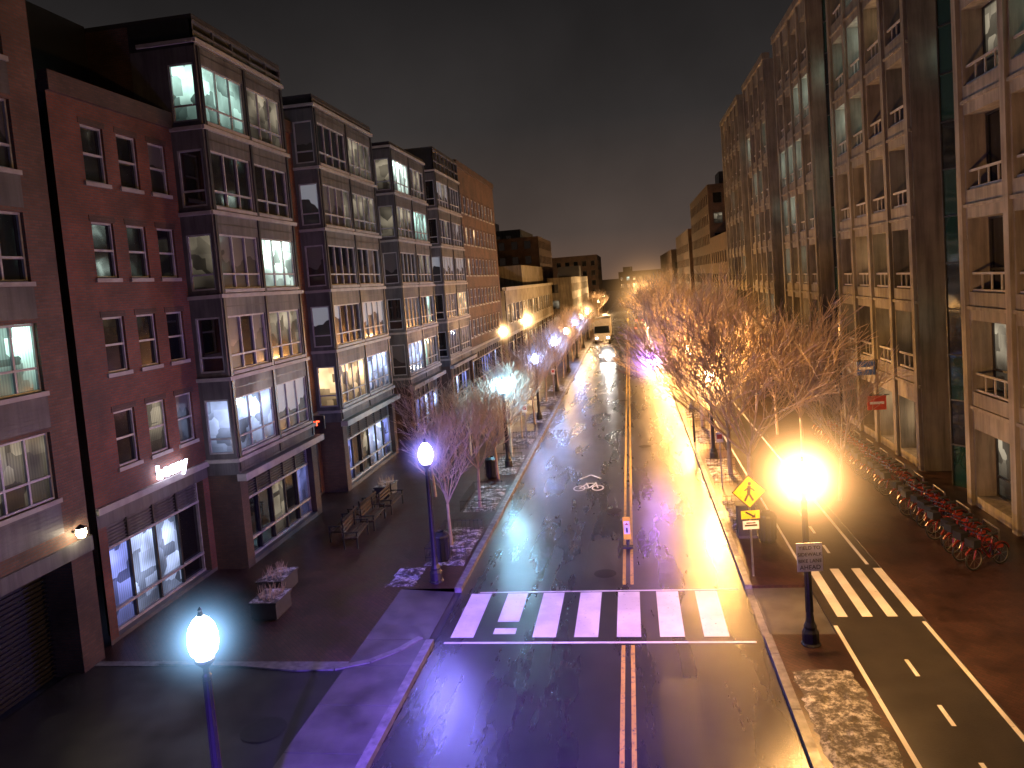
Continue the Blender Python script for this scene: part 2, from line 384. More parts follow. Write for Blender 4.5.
tower('bay_window_apartment_tower',57,65.5,20.2,bright={(1,1):'warm'})
e,w,g,f,F=brickblock('brick_office_building',65.5,84,20.4,[.6+1.75*k for k in range(10)],'brick2',-14.2,rows=5,cw=1.05,pane=[('glass',5),('blind',3),('dim',2),('warm',.5)]); fin(e,w,g,f)
e,w,g,f=newb('low_stone_commercial_building'); F=leftF(w,g,f,-14.0,86); 
wins=[(1+3.4*k,3.4+3.4*k,5.0,7.2) for k in range(15)]
F.wall(0,54,3.8,8.8,wins,'beige2',.2,[('glass',4),('warm',2),('dim',2)],2,(.5,),sill='trim')
F.quad(w,0,54,3.4,3.8,0,'trim'); 
for k in range(9): storefront(F,.4+6*k,5.9+6*k,.3,3.4,w,g,f,(('warm',3),('glass',3)),1.4)
for k in range(10): F.quad(w,6*k-.1,6*k+.4,0,3.4,0,'beige2')
F.bx(w,-.1,54.1,8.8,9.2,-.2,.3,'trim'); w.box(-26,-14.3,86,140,8.5,8.79,'roof'); w.box(-26,-14.1,85.8,86,0,8.8,'beige2')
w.box(-24,-15.5,112,140,8.8,12.2,'beige2'); 
fin(e,w,g,f)
def block(name,x0,x1,y0,y1,zt,mat,face='E',pane=DK,st=3.0,cw=1.3,sp=2.6,base=1.2,sface=True,hm=()):
    e,w,g,f=newb(name)
    if face=='E': F=Facade(w,g,f,(x1,y0),(0,1),(1,0))
    else: F=Facade(w,g,f,(x0,y1),(0,-1),(-1,0))
    def winset(Ln):
        ws=[];z=base
        while z+1.6<zt-.6:
            u=.7
            while u+cw<Ln-.4: ws.append((u,u+cw,z,z+1.6)); u+=sp
            z+=st
        return ws
    F.wall(0,y1-y0,0,zt,winset(y1-y0),mat,.15,pane,1,hm,'dframe',sill=None)
    G=southF(w,g,f,x0,y0)
    G.wall(0,x1-x0,0,zt,winset(x1-x0) if sface else [],mat,.15,pane,1,hm,'dframe',sill=None)
    w.box(x0+.2,x1-.2,y0+.2,y1,zt-.4,zt,'roof')
    w.box(x0+2,x0+6,y0+2,y0+7,zt,zt+2,'dark')
    if face=='E': w.box(x0,x0+.2,y0+.2,y1,0,zt,mat)
    else: w.box(x1-.2,x1,y0+.2,y1,0,zt,mat)
    fin(e,w,g,f)
FARP=[('glass',12),('dim',1.5),('warm',.6),('cool',.4)]
block('distant_office_building',-44,-17,150,175,18.5,'brickd',pane=FARP)
block('distant_office_building',-36,-24,176,200,22,'panel',pane=FARP)
block('distant_apartment_building',-30,-9,235,270,16.5,'brickd',pane=FARP)
block('distant_apartment_building',-15,-10.5,142,200,10,'beige2',pane=FARP)
block('brick_office_building',12.5,40,98,118,14,'brickd','W',pane=FARP)
block('brick_office_building',12.5,40,118,150,22,'brickd','W',pane=FARP)
block('brick_office_building',12,40,152,190,17.5,'brickd','W',pane=FARP)
block('distant_office_building',11,40,195,260,15,'brickd','W',pane=FARP)
block('distant_office_building',-4,30,330,360,11,'brickd','W',pane=FARP)

# ---- right: large concrete grid building
e,w,g,f=newb('concrete_grid_apartment_building')
XR=12.0; stR=3.6; NZ=7
RP=[('glass',10),('dim',2.4),('cool',1.3),('coolb',.4),('blind',1.0),('warm',1.4),('blind2',.4)]
def gridsec(ya,yb,nb,bright={},mat='beige'):
    F=Facade(w,g,f,(XR,yb),(0,-1),(-1,0)); Ln=yb-ya; pw=.55
    bw=(Ln-pw*(nb+1))/nb; wins=[]
    for k in range(NZ):
        for q in range(nb):
            u=pw+q*(bw+pw); z=.75+stR*k; b=bright.get((k,q))
            if k==0: t=(u,u+bw,.5,3.0)
            else: t=(u,u+bw,z,z+2.6)
            wins.append(t+((b if b else pick([('warm',1.5),('dim',1),('glass',1)]),) if (b or k==0) else ()))
    F.wall(0,Ln,0,26.0,wins,mat,.75,RP,2,(.3,),'dframe',.07,sill=None)
    for k in range(1,NZ):
        for q in range(nb):
            u=pw+q*(bw+pw); z=.75+stR*k
            F.bx(f,u,u+bw,z+.62,z+.7,.1,.17,'trim'); F.bx(f,u,u+bw,z+.02,z+.1,.1,.17,'trim')
            for j in range(1,4): F.bx(f,u+bw*j/4-.025,u+bw*j/4+.025,z+.1,z+.62,.11,.16,'trim')
        F.bx(w,0,Ln,.75+stR*k-.62,.75+stR*k-.5,-.09,-.002,mat)
    for q in range(nb+1):
        u=q*(bw+pw); F.bx(w,u+.1,u+pw-.1,0,26,-.14,-.001,mat)
    F.bx(w,-.05,Ln+.05,26,26.5,-.2,.4,mat)
    for yy,sg in ((ya,-1),(yb,1)): w.box(XR,XR+2.2,yy-.02 if sg>0 else yy,yy if sg>0 else yy+.02,0,26,mat)
def glasssec(ya,yb):
    ym=(ya+yb)/2; X0=XR+1.6; X1=XR+.3
    nz=int(26/1.8)
    for k in range(nz):
        z0=k*1.8; z1=z0+1.8
        for (A,B) in (((X0,ya),(X1,ym)),((X1,ym),(X0,yb))):
            for j in range(2):
                a=(A[0]+(B[0]-A[0])*j/2,A[1]+(B[1]-A[1])*j/2);b=(A[0]+(B[0]-A[0])*(j+1)/2,A[1]+(B[1]-A[1])*(j+1)/2)
                kk=pick([('gglass',8),('glass',5),('dim',.8),('cool',.5)])
                g.face([(a[0],a[1],z0),(b[0],b[1],z0),(b[0],b[1],z1),(a[0],a[1],z1)],kk,[(0,0),(1,0),(1,1),(0,1)])
                f.tube((a[0]-.03,a[1],z0),(a[0]-.03,a[1],z1),.035,.035,4,'dframe',False)
            f.tube((A[0]-.03,A[1],z1),(B[0]-.03,B[1],z1),.035,.035,4,'dframe',False)
gridsec(16,29.9,4,{(4,0):'dim',(2,0):'glass',(3,0):'glass',(1,0):'dim',(6,0):'cool'},mat='beige2')
glasssec(29.9,34.3)
gridsec(34.3,46.2,4,{(4,0):'coolb',(4,1):'cool',(4,3):'dim',(1,2):'warm',(5,1):'coolb',(1,0):'warm',(1,1):'dim',(3,3):'dim',(2,3):'dim',(0,2):'warmb',(0,3):'warmb',(1,3):'warm',(2,2):'warm',(2,1):'warm',(5,0):'cool',(6,1):'coolb'},mat='beige')
glasssec(46.2,50.6)
gridsec(50.6,61.5,4,{(4,0):'coolb',(4,1):'coolb',(3,1):'coolb',(4,2):'coolb',(2,1):'warm',(2,2):'cool',(5,3):'coolb',(5,2):'coolb',(3,3):'cool',(3,0):'coolb',(1,2):'warm',(2,0):'coolb'})
glasssec(61.5,65.5)
gridsec(65.5,76.5,4,{(3,1):'cool',(5,0):'coolb',(1,1):'warm',(4,2):'cool',(4,1):'coolb'})
glasssec(76.5,80)
gridsec(80,94,5,{(2,1):'warm',(4,2):'cool'})
w.box(XR+2.2,XR+20,16,94,0,26,'roof'); 
w.box(XR+2.2,XR+12,30,60,26,28.5,'dark')
G=southF(w,g,f,XR,15.9); G.quad(w,0,20,0,26,0,'beige2')
fin(e,w,g,f)

# ------------------------------------------------------------------ ground & road
b=MB(); b.face([(-1500,-300,-.03),(1500,-300,-.03),(1500,2500,-.03),(-1500,2500,-.03)],'ground'); b.obj('ground')
b=MB()
XL,XRR,XC=-5.8,2.8,-.62
b.face([(XL,-30,0),(XRR,-30,0),(XRR,700,0),(XL,700,0)],'asphalt'); b.obj('road')
b=MB()
for (x0,x1,y0,y1) in ((-2.0,-.95,23.4,27),(.1,1.0,11,17.5)):
    n=9
    L_=[(x0+(R()-.5)*.08,y0+(y1-y0)*k/n) for k in range(n+1)]+[(x1+(R()-.5)*.08,y1-(y1-y0)*k/n) for k in range(n+1)]
    b.face([(x,y,.003) for x,y in L_],'patch')
b.obj('road_patches')
b=MB(); zm=.006
def q(x0,x1,y0,y1,mat,z=zm): b.face([(x0,y0,z),(x1,y0,z),(x1,y1,z),(x0,y1,z)],mat)
for s in (-.17,.07):
    q(XC+s,XC+s+.1,-20,19.1,'yellow'); q(XC+s,XC+s+.1,23.0,330,'yellow')
for k in range(7):
    c=-5.12+1.13*k
    if k==1: q(c-.3,c+.32,19.75,20.1,'white'); q(c-.3,c+.32,20.5,22.45,'white')
    else: q(c-.32,c+.32,19.55,22.45,'white')
q(-5.55,2.6,19.2,19.3,'white'); q(-5.2,2.6,22.5,22.58,'white')
def ring(cx,cy,r,wd,mat,sy=1.6,n=20):
    for k in range(n):
        t=2*math.pi*k/n;u=2*math.pi*(k+1)/n
        b.face([(cx+math.cos(t)*r,cy+math.sin(t)*r*sy,zm),(cx+math.cos(u)*r,cy+math.sin(u)*r*sy,zm),(cx+math.cos(u)*(r-wd),cy+math.sin(u)*(r-wd)*sy,zm),(cx+math.cos(t)*(r-wd),cy+math.sin(t)*(r-wd)*sy,zm)],mat)
def stroke(p,r,wd,mat):
    d=Vector((r[0]-p[0],r[1]-p[1])); d.normalize(); n=Vector((-d[1],d[0]))*wd/2
    b.face([(p[0]+n[0],p[1]+n[1],zm+.001),(p[0]-n[0],p[1]-n[1],zm+.001),(r[0]-n[0],r[1]-n[1],zm+.001),(r[0]+n[0],r[1]+n[1],zm+.001)],mat)
for (cx,cy) in ((-2.4,34),(-2.6,62)):
    ring(cx-.42,cy,.28,.06,'white');ring(cx+.42,cy,.28,.06,'white')
    for a_,b_ in (((-.42,0),(-.1,.75)),((-.1,.75),(.3,.75)),((.42,0),(.28,1.0)),((-.42,0),(.02,0)),((.02,0),(.3,.75)),((.02,0),(-.15,.9))): stroke((cx+a_[0],cy+a_[1]),(cx+b_[0],cy+b_[1]),.07,'white')
    stroke((cx-.5,cy+1.6),(cx,cy+2.3),.1,'white');stroke((cx+.5,cy+1.6),(cx,cy+2.3),.1,'white')
b.obj('road_markings')
def manhole(x,y,r,z):
    b=MB(); n=24
    b.face([(x+r*math.cos(2*math.pi*k/n),y+r*math.sin(2*math.pi*k/n),z) for k in range(n)],'iron')
    for rr in (.95,.6,.3):
        for k in range(n):
            t=2*math.pi*k/n;u=2*math.pi*(k+1)/n
            b.face([(x+math.cos(t)*r*rr,y+math.sin(t)*r*rr,z+.006),(x+math.cos(u)*r*rr,y+math.sin(u)*r*rr,z+.006),(x+math.cos(u)*r*(rr-.1),y+math.sin(u)*r*(rr-.1),z+.006),(x+math.cos(t)*r*(rr-.1),y+math.sin(t)*r*(rr-.1),z+.006)],'iron')
    b.obj('manhole_cover')
manhole(-1.35,23.9,.36,.008); manhole(-1.2,30.5,.33,.008); manhole(.3,42,.33,.008); manhole(-8.6,15.0,.5,.127)
manhole(-1.0,58,.33,.008)
KH=.13
b=MB()
def slab(x0,x1,y0,y1,mat,z=KH): b.box(x0,x1,y0,y1,-.02,z,mat)
slab(-15.3,-7.75,18.0,500,'paver'); slab(-7.75,-6.02,22.6,500,'paver')
slab(-15.3,-7.75,-20,17.75,'drive',.12)
yy=-20
while yy<19.2:
    y2=min(yy+1.8,19.2); slab(-7.75,-6.02,yy+.012,y2-.012,'conc'); yy+=1.8
slab(-15.3,-7.75,17.75,18.0,'curb',.135)
b.face([(-7.75,19.2,KH),(-6.02,19.2,.01),(-6.02,22.6,.01),(-7.75,22.6,KH)],'conc')
b.face([(-6.02,22.6,.01),(-6.02,22.6,KH),(-7.75,22.6,KH)],'conc');b.face([(-6.02,19.2,.01),(-6.02,19.2,KH),(-7.75,19.2,KH)],'conc')
b.obj('pavement')
b=MB()
pts=[(-13,17.9),(-10.5,17.8),(-9,17.6),(-8,17.65),(-7.2,18.0),(-6.6,18.6),(-6.2,19.3)]
for p,r in zip(pts[:-1],pts[1:]):
    d=Vector((r[0]-p[0],r[1]-p[1])).normalized(); n=Vector((-d[1],d[0]))*.09
    P0=[(p[0]+n[0],p[1]+n[1]),(p[0]-n[0],p[1]-n[1]),(r[0]-n[0],r[1]-n[1]),(r[0]+n[0],r[1]+n[1])]
    b.face([(x,y,KH+.03) for x,y in P0],'curb'); b.face([(P0[1][0],P0[1][1],KH-.02),(P0[2][0],P0[2][1],KH-.02),(P0[2][0],P0[2][1],KH+.03),(P0[1][0],P0[1][1],KH+.03)],'curb')
def curbrun(x0,x1,y0,y1):
    y=y0
    while y<y1:
        L_=2.4 if y<120 else 30
        b.box(x0,x1,y+.01,min(y+L_,y1)-.01,-.02,KH+.012,'curb'); y+=L_
curbrun(-6.02,-5.8,-20,19.2); curbrun(-6.02,-5.8,22.6,500); curbrun(2.8,3.0,-20,19.4); curbrun(2.8,3.0,22.5,500)
b.box(2.8,3.0,19.4,22.5,-.02,.02,'curb')
b.obj('curb')
b=MB()
slab(3.0,4.6,-20,19.4,'paver'); slab(3.0,4.6,22.5,500,'paver'); slab(3.0,4.6,19.4,22.5,'conc',.04)
slab(6.95,14.5,-20,500,'paver'); b.obj('pavement')
b=MB(); b.box(4.6,6.95,-20,300,-.02,.11,'path'); b.obj('cycle_path')
b=MB()
zp=.116
def q2(x0,x1,y0,y1): b.face([(x0,y0,zp),(x1,y0,zp),(x1,y1,zp),(x0,y1,zp)],'white')
q2(4.62,4.72,-5,19.9);q2(6.82,6.92,-5,20.1);q2(6.6,6.7,24,60);q2(4.66,4.74,24,60)
for k in range(14):
    if not (19<6+1.9*k<24.5): q2(5.74,5.83,6+1.9*k,6.75+1.9*k)
for k in range(4):
    x=4.85+.62*k
    b.face([(x,20.4,zp),(x+.26,20.4,zp),(x+.26,23.7,zp),(x,23.7,zp)],'white')
b.obj('cycle_path_markings')
def snow(x0,x1,y0,y1,nx=10,ny=26,h=.05,mat='snow',z=KH):
    b=MB(); P={}
    for i in range(nx+1):
        for j in range(ny+1):
            ex=1 if 0<i<nx and 0<j<ny else 0
            P[i,j]=(x0+(x1-x0)*i/nx+(R()-.5)*.12,y0+(y1-y0)*j/ny+(R()-.5)*.12,z+.006+ex*R()*h)
    for i in range(nx):
        for j in range(ny): b.face([P[i,j],P[i+1,j],P[i+1,j+1],P[i,j+1]],mat)
    b.obj('snow_patch',smooth=True)
snow(3.12,4.45,13.2,17.6); snow(3.2,4.3,6,11); snow(-8.3,-7.4,22.8,24.4,8,12)
for y in (26.5,32.5,38.5,45,52,59,66): snow(-7.5,-6.15,y-2.0,y+2.0,8,16)
for y in (29,36,43.5,51): snow(3.15,4.3,y-2.0,y+2.0,8,16)

# ------------------------------------------------------------------ trees
def treemesh(name,seed,H,spread,levels=5,trunk=2.0,r0=.11,kids=(2,3,3),rmin=.005):
    rnd=random.Random(seed); b=MB()
    def grow(p,d,ln,r,lv):
        segs=3 if lv<3 else 2; n=7 if lv==0 else (4 if lv<3 else 3)
        q=p; dd=d.copy(); rr=r
        for s in range(segs):
            dd=(dd+Vector((rnd.uniform(-1,1),rnd.uniform(-1,1),rnd.uniform(-.6,1)))*(.05 if lv==0 else .16)).normalized()
            q2=q+dd*ln/segs; r2=rr*(.9 if lv==0 else .78)
            b.tube(q,q2,max(rr,rmin),max(r2,rmin),n,'bark',False)
            if lv>0 and lv<levels and s<segs-1: 
                side=(dd+Vector((rnd.uniform(-1,1),rnd.uniform(-1,1),rnd.uniform(-.1,.8)))*.85).normalized()
                grow(q2,side,ln*rnd.uniform(.5,.75),r2*.55,lv+1)
            q=q2; rr=r2
        if lv<levels:
            k=7 if lv==0 else rnd.choice(kids)
            a0=rnd.random()*6.28
            for i in range(k):
                if lv==0:
                    a=a0+i*6.283/k+rnd.uniform(-.3,.3); t=rnd.uniform(.3,1.0)*spread
                    nd=Vector((math.cos(a)*t,math.sin(a)*t,1)).normalized(); l2=(H-trunk)*rnd.uniform(.34,.46)
                else:
                    nd=(dd+Vector((rnd.uniform(-1,1),rnd.uniform(-1,1),rnd.uniform(-.35,.6)))*.7).normalized(); l2=ln*rnd.uniform(.62,.82)
                grow(q,nd,l2,rr*(.6 if lv==0 else .68),lv+1)
    grow(Vector((0,0,0)),Vector((0,0,1)),trunk,r0,0)
    return b.obj(name,mesh_only=True)
TB=[treemesh('bare_tree_mesh_%d'%i,11+i,7.6,1.05,5,2.1,.12,(2,3,3),.0095) for i in range(3)]
TS=[treemesh('bare_small_tree_mesh_%d'%i,31+i,5.2,.8,4,1.7,.075,(3,3,4),.0065) for i in range(3)]
def tree(x,y,ms,sc):
    o=bpy.data.objects.new('bare_street_tree',random.choice(ms)); o.location=(x,y,KH-.02); o.rotation_euler=(0,0,R()*6.28); o.scale=(sc,sc,sc*(.95+.1*R()))
    bpy.context.scene.collection.objects.link(o)
y=29.2
while y<200:
    tree(3.85+(R()-.5)*.4,y,TB if y<110 else TS,(.9+R()*.2)*(1 if y<110 else 1.4)); y+=5.6 if y<110 else 9
for yy in (30.5,36.5,43,50,57,64): tree(7.6+(R()-.5)*.4,yy,TS,1.1+R()*.2)
y=26.5
while y<200:
    tree(-6.9+(R()-.5)*.3,y,TS,.85+R()*.35); y+=4.6 if y<110 else 9
for yy in (33,41,50,58): tree(-9.3,yy,TS,.75+R()*.2)

# ------------------------------------------------------------------ street lamps
def bloom_volume(parent,loc,col,k,Rr):
    """bloom around a lamp, painted in as one glowing volume that fades with distance from the bulb"""
    me=bpy.data.meshes.new('lamp_bloom'); bm=bmesh.new(); bmesh.ops.create_icosphere(bm,subdivisions=2,radius=Rr); bm.to_mesh(me); bm.free()
    o=bpy.data.objects.new('lamp_bloom',me); bpy.context.scene.collection.objects.link(o); o.parent=parent; o.location=loc  # self-lit sphere added for lens bloom; nothing in the air scatters light
    key='bloom_%.2f_%.2f_%.2f_%.2f_%.1f'%(col[0],col[1],col[2],k,Rr)
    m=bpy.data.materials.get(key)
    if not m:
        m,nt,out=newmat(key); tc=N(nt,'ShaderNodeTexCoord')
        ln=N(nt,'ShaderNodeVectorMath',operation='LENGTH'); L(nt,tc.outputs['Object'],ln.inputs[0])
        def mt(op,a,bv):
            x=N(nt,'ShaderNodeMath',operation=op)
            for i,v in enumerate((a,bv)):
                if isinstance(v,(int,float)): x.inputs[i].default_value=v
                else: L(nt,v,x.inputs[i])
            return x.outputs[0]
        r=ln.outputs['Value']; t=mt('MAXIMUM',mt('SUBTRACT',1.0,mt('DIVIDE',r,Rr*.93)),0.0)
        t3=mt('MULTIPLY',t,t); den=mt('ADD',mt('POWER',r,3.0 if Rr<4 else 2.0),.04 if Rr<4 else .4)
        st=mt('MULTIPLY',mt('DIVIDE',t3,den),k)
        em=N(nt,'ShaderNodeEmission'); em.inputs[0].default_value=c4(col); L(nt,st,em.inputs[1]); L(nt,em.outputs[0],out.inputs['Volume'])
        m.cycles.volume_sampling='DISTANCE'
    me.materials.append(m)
EM={}
def lampglobe(col,s,clear=True):
    k='lamp_globe_%.2f_%.2f_%.2f'%col+('' if clear else '_solid')
    if k not in EM: EM[k]=1; M[k]=emis(k,col,s,clear); M[k].cycles.emission_sampling='NONE'
    return k
def pointlight(parent,loc,col,P,rad=.2,name='bulb'):
    l=bpy.data.lights.new(name,'POINT'); l.color=col; l.energy=P; l.shadow_soft_size=rad
    o=bpy.data.objects.new(name,l); o.location=loc; o.parent=parent; bpy.context.scene.collection.objects.link(o)
def street_lamp(x,y,col,gcol,P,k=.22,Rr=3.0,gs=14,hcol=None):
    e=empty('street_lamp',(x,y,KH-.1)); b=MB()
    prof=[(.24,0),(.24,.12),(.2,.16),(.2,.42),(.15,.5),(.16,.56),(.11,.66),(.085,.9),(.07,2.6),(.055,3.6),(.075,3.62),(.075,3.68),(.05,3.72),(.05,3.8),(.12,3.88),(.16,3.92),(.15,3.96),(.0,3.97)]
    b.lathe(0,0,prof,12,'dark')
    for k_ in range(8):
        t=2*math.pi*k_/8; b.tube((.085*math.cos(t),.085*math.sin(t),.9),(.06*math.cos(t),.06*math.sin(t),3.6),.012,.009,4,'dark',False)
    b.obj('post',e,smooth=False)
    g=MB(); gm=lampglobe(gcol,gs)
    pr=[(.13,3.97),(.2,4.06),(.235,4.2),(.235,4.33),(.2,4.47),(.13,4.58),(.05,4.65),(.0,4.66)]
    g.lathe(0,0,pr,16,gm); g.obj('globe',e,smooth=True)
    c=MB(); c.lathe(0,0,[(.05,4.65),(.03,4.72),(.035,4.75),(0,4.8)],8,'dark'); c.obj('finial',e)
    if P: pointlight(e,(0,0,4.28),col,P)
    if k: bloom_volume(e,(0,0,4.28),hcol or col,k,Rr)
    return e
VI=(.2,.17,1.0); BW=(.35,.48,1.0); TE=(.33,.72,1.0); OR=(1.0,.47,.12); OW=(1.0,.6,.26); OH=(1.0,.5,.17)
street_lamp(-7.0,10.7,(.28,.3,1.0),(.85,.97,1.0),300,.28,1.2,hcol=(.3,.6,1.0))
street_lamp(-6.75,23.2,VI,(.8,.8,1.0),900,.32,1.2,hcol=(.28,.26,1.0))
street_lamp(-6.7,38,TE,(.8,.9,1.0),1500,.5,1.6)
street_lamp(-6.6,51,BW,(.8,.85,1.0),1300,.55,1.8)
cs=[BW,OW,BW,OW,OW]
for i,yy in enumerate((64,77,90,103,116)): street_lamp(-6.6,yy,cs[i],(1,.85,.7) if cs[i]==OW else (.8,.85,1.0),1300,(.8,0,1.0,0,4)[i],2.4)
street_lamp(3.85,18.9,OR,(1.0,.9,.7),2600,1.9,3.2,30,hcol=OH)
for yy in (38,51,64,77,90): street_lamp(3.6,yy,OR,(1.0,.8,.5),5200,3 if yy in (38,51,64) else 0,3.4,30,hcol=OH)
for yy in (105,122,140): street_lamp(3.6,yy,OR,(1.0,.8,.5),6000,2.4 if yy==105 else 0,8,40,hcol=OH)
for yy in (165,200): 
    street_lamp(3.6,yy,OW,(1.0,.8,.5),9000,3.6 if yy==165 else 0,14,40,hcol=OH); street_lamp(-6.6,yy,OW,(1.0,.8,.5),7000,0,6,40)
def mast_lamp(x,y,xa,z,col,P,hz=1.1,spot=None):
    e=empty('mast_arm_street_light',(x,y,KH)); b=MB(); sg=1 if xa>x else -1
    b.tube((0,0,0),(0,0,z-.1),.06,.04,8,'dark'); prev=Vector((0,0,z-.1))
    for k in range(1,9):
        t=k/8; p=Vector(((xa-x)*t,0,z-.1+.25*math.sin(t*math.pi/2))); b.tube(prev,p,.025,.02,6,'dark'); prev=p
    b.box(prev.x-.1*sg,prev.x+.45*sg,-.13,.13,z+.1,z+.2,'dark'); b.obj('mast',e)
    g=MB(); k=lampglobe((.8,.7,1.0),30); cx=prev.x+.2*sg; g.lathe(cx,0,[(0.0,z-.1),(.15,z-.05),(.2,z+.03),(.2,z+.099)],12,k); g.obj('lens',e,smooth=True)
    if spot:
        l=bpy.data.lights.new('beam','SPOT'); l.energy=P; l.color=col; l.spot_size=spot[3]; l.spot_blend=1; l.shadow_soft_size=.2
        o=bpy.data.objects.new('beam',l); o.parent=e; o.location=(cx,0,z-.15); bpy.context.scene.collection.objects.link(o)
        d=Vector(spot[:3])-Vector((x+cx,y,z-.15+KH)); o.rotation_euler=d.to_track_quat('-Z','Y').to_euler()
    else: pointlight(e,(cx,0,z-.15),col,P,.22)
    if hz: bloom_volume(e,(cx,0,z),col,hz,2.0)
mast_lamp(3.0,42,1.1,4.6,(.45,.18,1.0),330,1.6)
# unseen violet street light added behind the footbridge to pool light on the road
mast_lamp(-7.2,-1.0,-4.6,7.6,(.2,.09,1.0),100000,0,(-3.4,14.4,0,.68))
def wall_lamp(x,y,z,col,P,k=.5,Rr=3.5,dx=.25):
    e=empty('wall_lamp',(x,y,z)); b=MB(); b.box(0,dx,-.04,.04,-.03,.03,'dark'); b.lathe(dx,0,[(.0,.2),(.12,.12),(.13,.08)],10,'dark'); b.obj('bracket',e)
    g=MB(); g.lathe(dx,0,[(.12,.079),(.13,-.05),(.08,-.16),(0,-.18)],10,lampglobe((1,.8,.5),20)); g.obj('globe',e,smooth=True)
    pointlight(e,(dx,0,-.02),col,P,.08)
    if k: bloom_volume(e,(dx,0,-.02),col,k,Rr)
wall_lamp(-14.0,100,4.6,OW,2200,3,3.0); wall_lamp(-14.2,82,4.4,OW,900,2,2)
wall_lamp(-14.9,17.6,3.9,(1,.9,.7),10,0)

# ------------------------------------------------------------------ shop signs
def textobj(name,body,loc,rot,size,mat,parent=None,ext=.02):
    c=bpy.data.curves.new(name,'FONT'); c.body=body; c.size=size; c.extrude=ext; c.align_x='CENTER'; c.align_y='CENTER'
    o=bpy.data.objects.new(name,c); bpy.context.scene.collection.objects.link(o); o.location=loc; o.rotation_euler=rot; c.materials.append(mat)
    if parent:o.parent=parent
    return o
e=empty('illuminated_shop_sign',(-15.2,22.4,4.4)); b=MB(); b.box(.03,.08,-.75,.75,-.03,.03,'dark'); b.obj('rail',e)
textobj('letters','bonny',(.14,0,0),(math.pi/2,0,math.pi/2),.66,emis('sign_letters',(.75,.75,1),14),e,.04)
pointlight(e,(.7,0,0),(.7,.7,1),12,.2)
e=empty('neon_shop_sign',(-15.2,32.6,3.9)); b=MB(); b.box(.03,1.1,-.05,.05,-.3,.3,'dark'); b.obj('backing',e)
textobj('letters','bar',(.55,-.07,0),(math.pi/2,0,0),.5,emis('neon_red',(1,.08,.03),6),e)

# ------------------------------------------------------------------ traffic signs
def diamond_sign(x,y):
    e=empty('pedestrian_crossing_sign',(x,y,KH)); b=MB()
    b.box(-.03,.03,-.03,.03,0,3.3,'steel')
    b.obj('post',e)
    b=MB(); c=2.85; h=.56
    b.face([(0,-.05,c-h),(h,-.05,c),(0,-.05,c+h),(-h,-.05,c)],'black'); h=.52
    b.face([(0,-.056,c-h),(h,-.056,c),(0,-.056,c+h),(-h,-.056,c)],'signy')
    b.face([(0,-.03,c-.56),(-.56,-.03,c),(0,-.03,c+.56),(.56,-.03,c)],'steel')
    b.obj('panel',e)
    b=MB(); yy=-.062
    n=10; b.face([(.02+.06*math.cos(6.283*k/n),yy,c+.27+.06*math.sin(6.283*k/n)) for k in range(n)],'black')
    def st(p,r,wd):
        d=Vector((r[0]-p[0],r[1]-p[1])).normalized(); m=Vector((-d[1],d[0]))*wd/2
        b.face([(p[0]+m[0],yy,c+p[1]+m[1]),(p[0]-m[0],yy,c+p[1]-m[1]),(r[0]-m[0],yy,c+r[1]-m[1]),(r[0]+m[0],yy,c+r[1]+m[1])],'black')
    st((.01,.2),(-.02,-.05),.11); yy-=.001; st((-.02,-.04),(.12,-.3),.07); yy-=.001; st((-.02,-.04),(-.16,-.3),.07); yy-=.001; st((.01,.17),(.17,.02),.045); yy-=.001; st((.01,.17),(-.15,.04),.045)
    b.obj('walking_figure',e)
    b=MB(); b.box(-.3,.3,-.06,-.045,1.95,2.22,'signy'); b.box(-.26,.26,-.06,-.045,1.6,1.88,'signw')
    b.face([(-.18,-.064,2.16),(-.12,-.064,2.2),(.14,-.064,2.04),(.1,-.064,1.99)],'black'); b.face([(.16,-.064,1.98),(.16,-.064,2.12),(.02,-.064,1.98)],'black')
    b.box(-.2,.2,-.066,-.061,1.7,1.76,'black'); b.box(-.15,.15,-.066,-.061,1.79,1.83,'black')
    b.obj('plaque',e); return e
o=diamond_sign(3.15,23.2); o.rotation_euler=(0,0,.12); o.scale=(.92,.92,.92)
e=empty('regulatory_sign',(3.85,18.62,KH)); b=MB(); b.box(-.3,.3,-.03,-.01,1.95,2.65,'signw'); b.obj('panel',e)
for i,(t,s) in enumerate((('YIELD TO',.12),('SIDEWALK',.12),('BIKE LANE',.12),('AHEAD',.15))):
    textobj('legend_%d'%i,t,(0,-.04,2.53-.16*i),(math.pi/2,0,0),s,M['black'],e,.002)
e.rotation_euler=(0,0,.1)
e=empty('in_street_crossing_sign',(XC,26.2,.01)); b=MB(); b.box(-.18,.18,-.12,.12,0,.06,'rubber'); b.box(-.03,.03,-.02,.02,.06,.3,'rubber'); b.box(-.13,.13,-.015,.015,.3,1.1,'signy'); b.box(-.1,.1,-.022,-.016,.5,.95,'signw'); b.obj('panel',e)
b=MB(); b.face([(-.07,-.026,.82),(.07,-.026,.82),(0,-.026,.9)],'signr'); b.box(-.03,.03,-.027,-.023,.55,.72,'black'); b.obj('symbol',e)
def parking_sign(x,y,col='signw'):
    e=empty('parking_sign',(x,y,KH)); b=MB(); b.box(-.025,.025,-.025,.025,0,2.5,'steel'); b.obj('post',e)
    b=MB(); b.box(-.15,.15,-.04,-.027,1.95,2.4,col); b.box(-.11,.11,-.044,-.041,2.1,2.3,'signr'); b.obj('panel',e)
parking_sign(-6.4,43); parking_sign(3.4,33); parking_sign(-6.4,60)
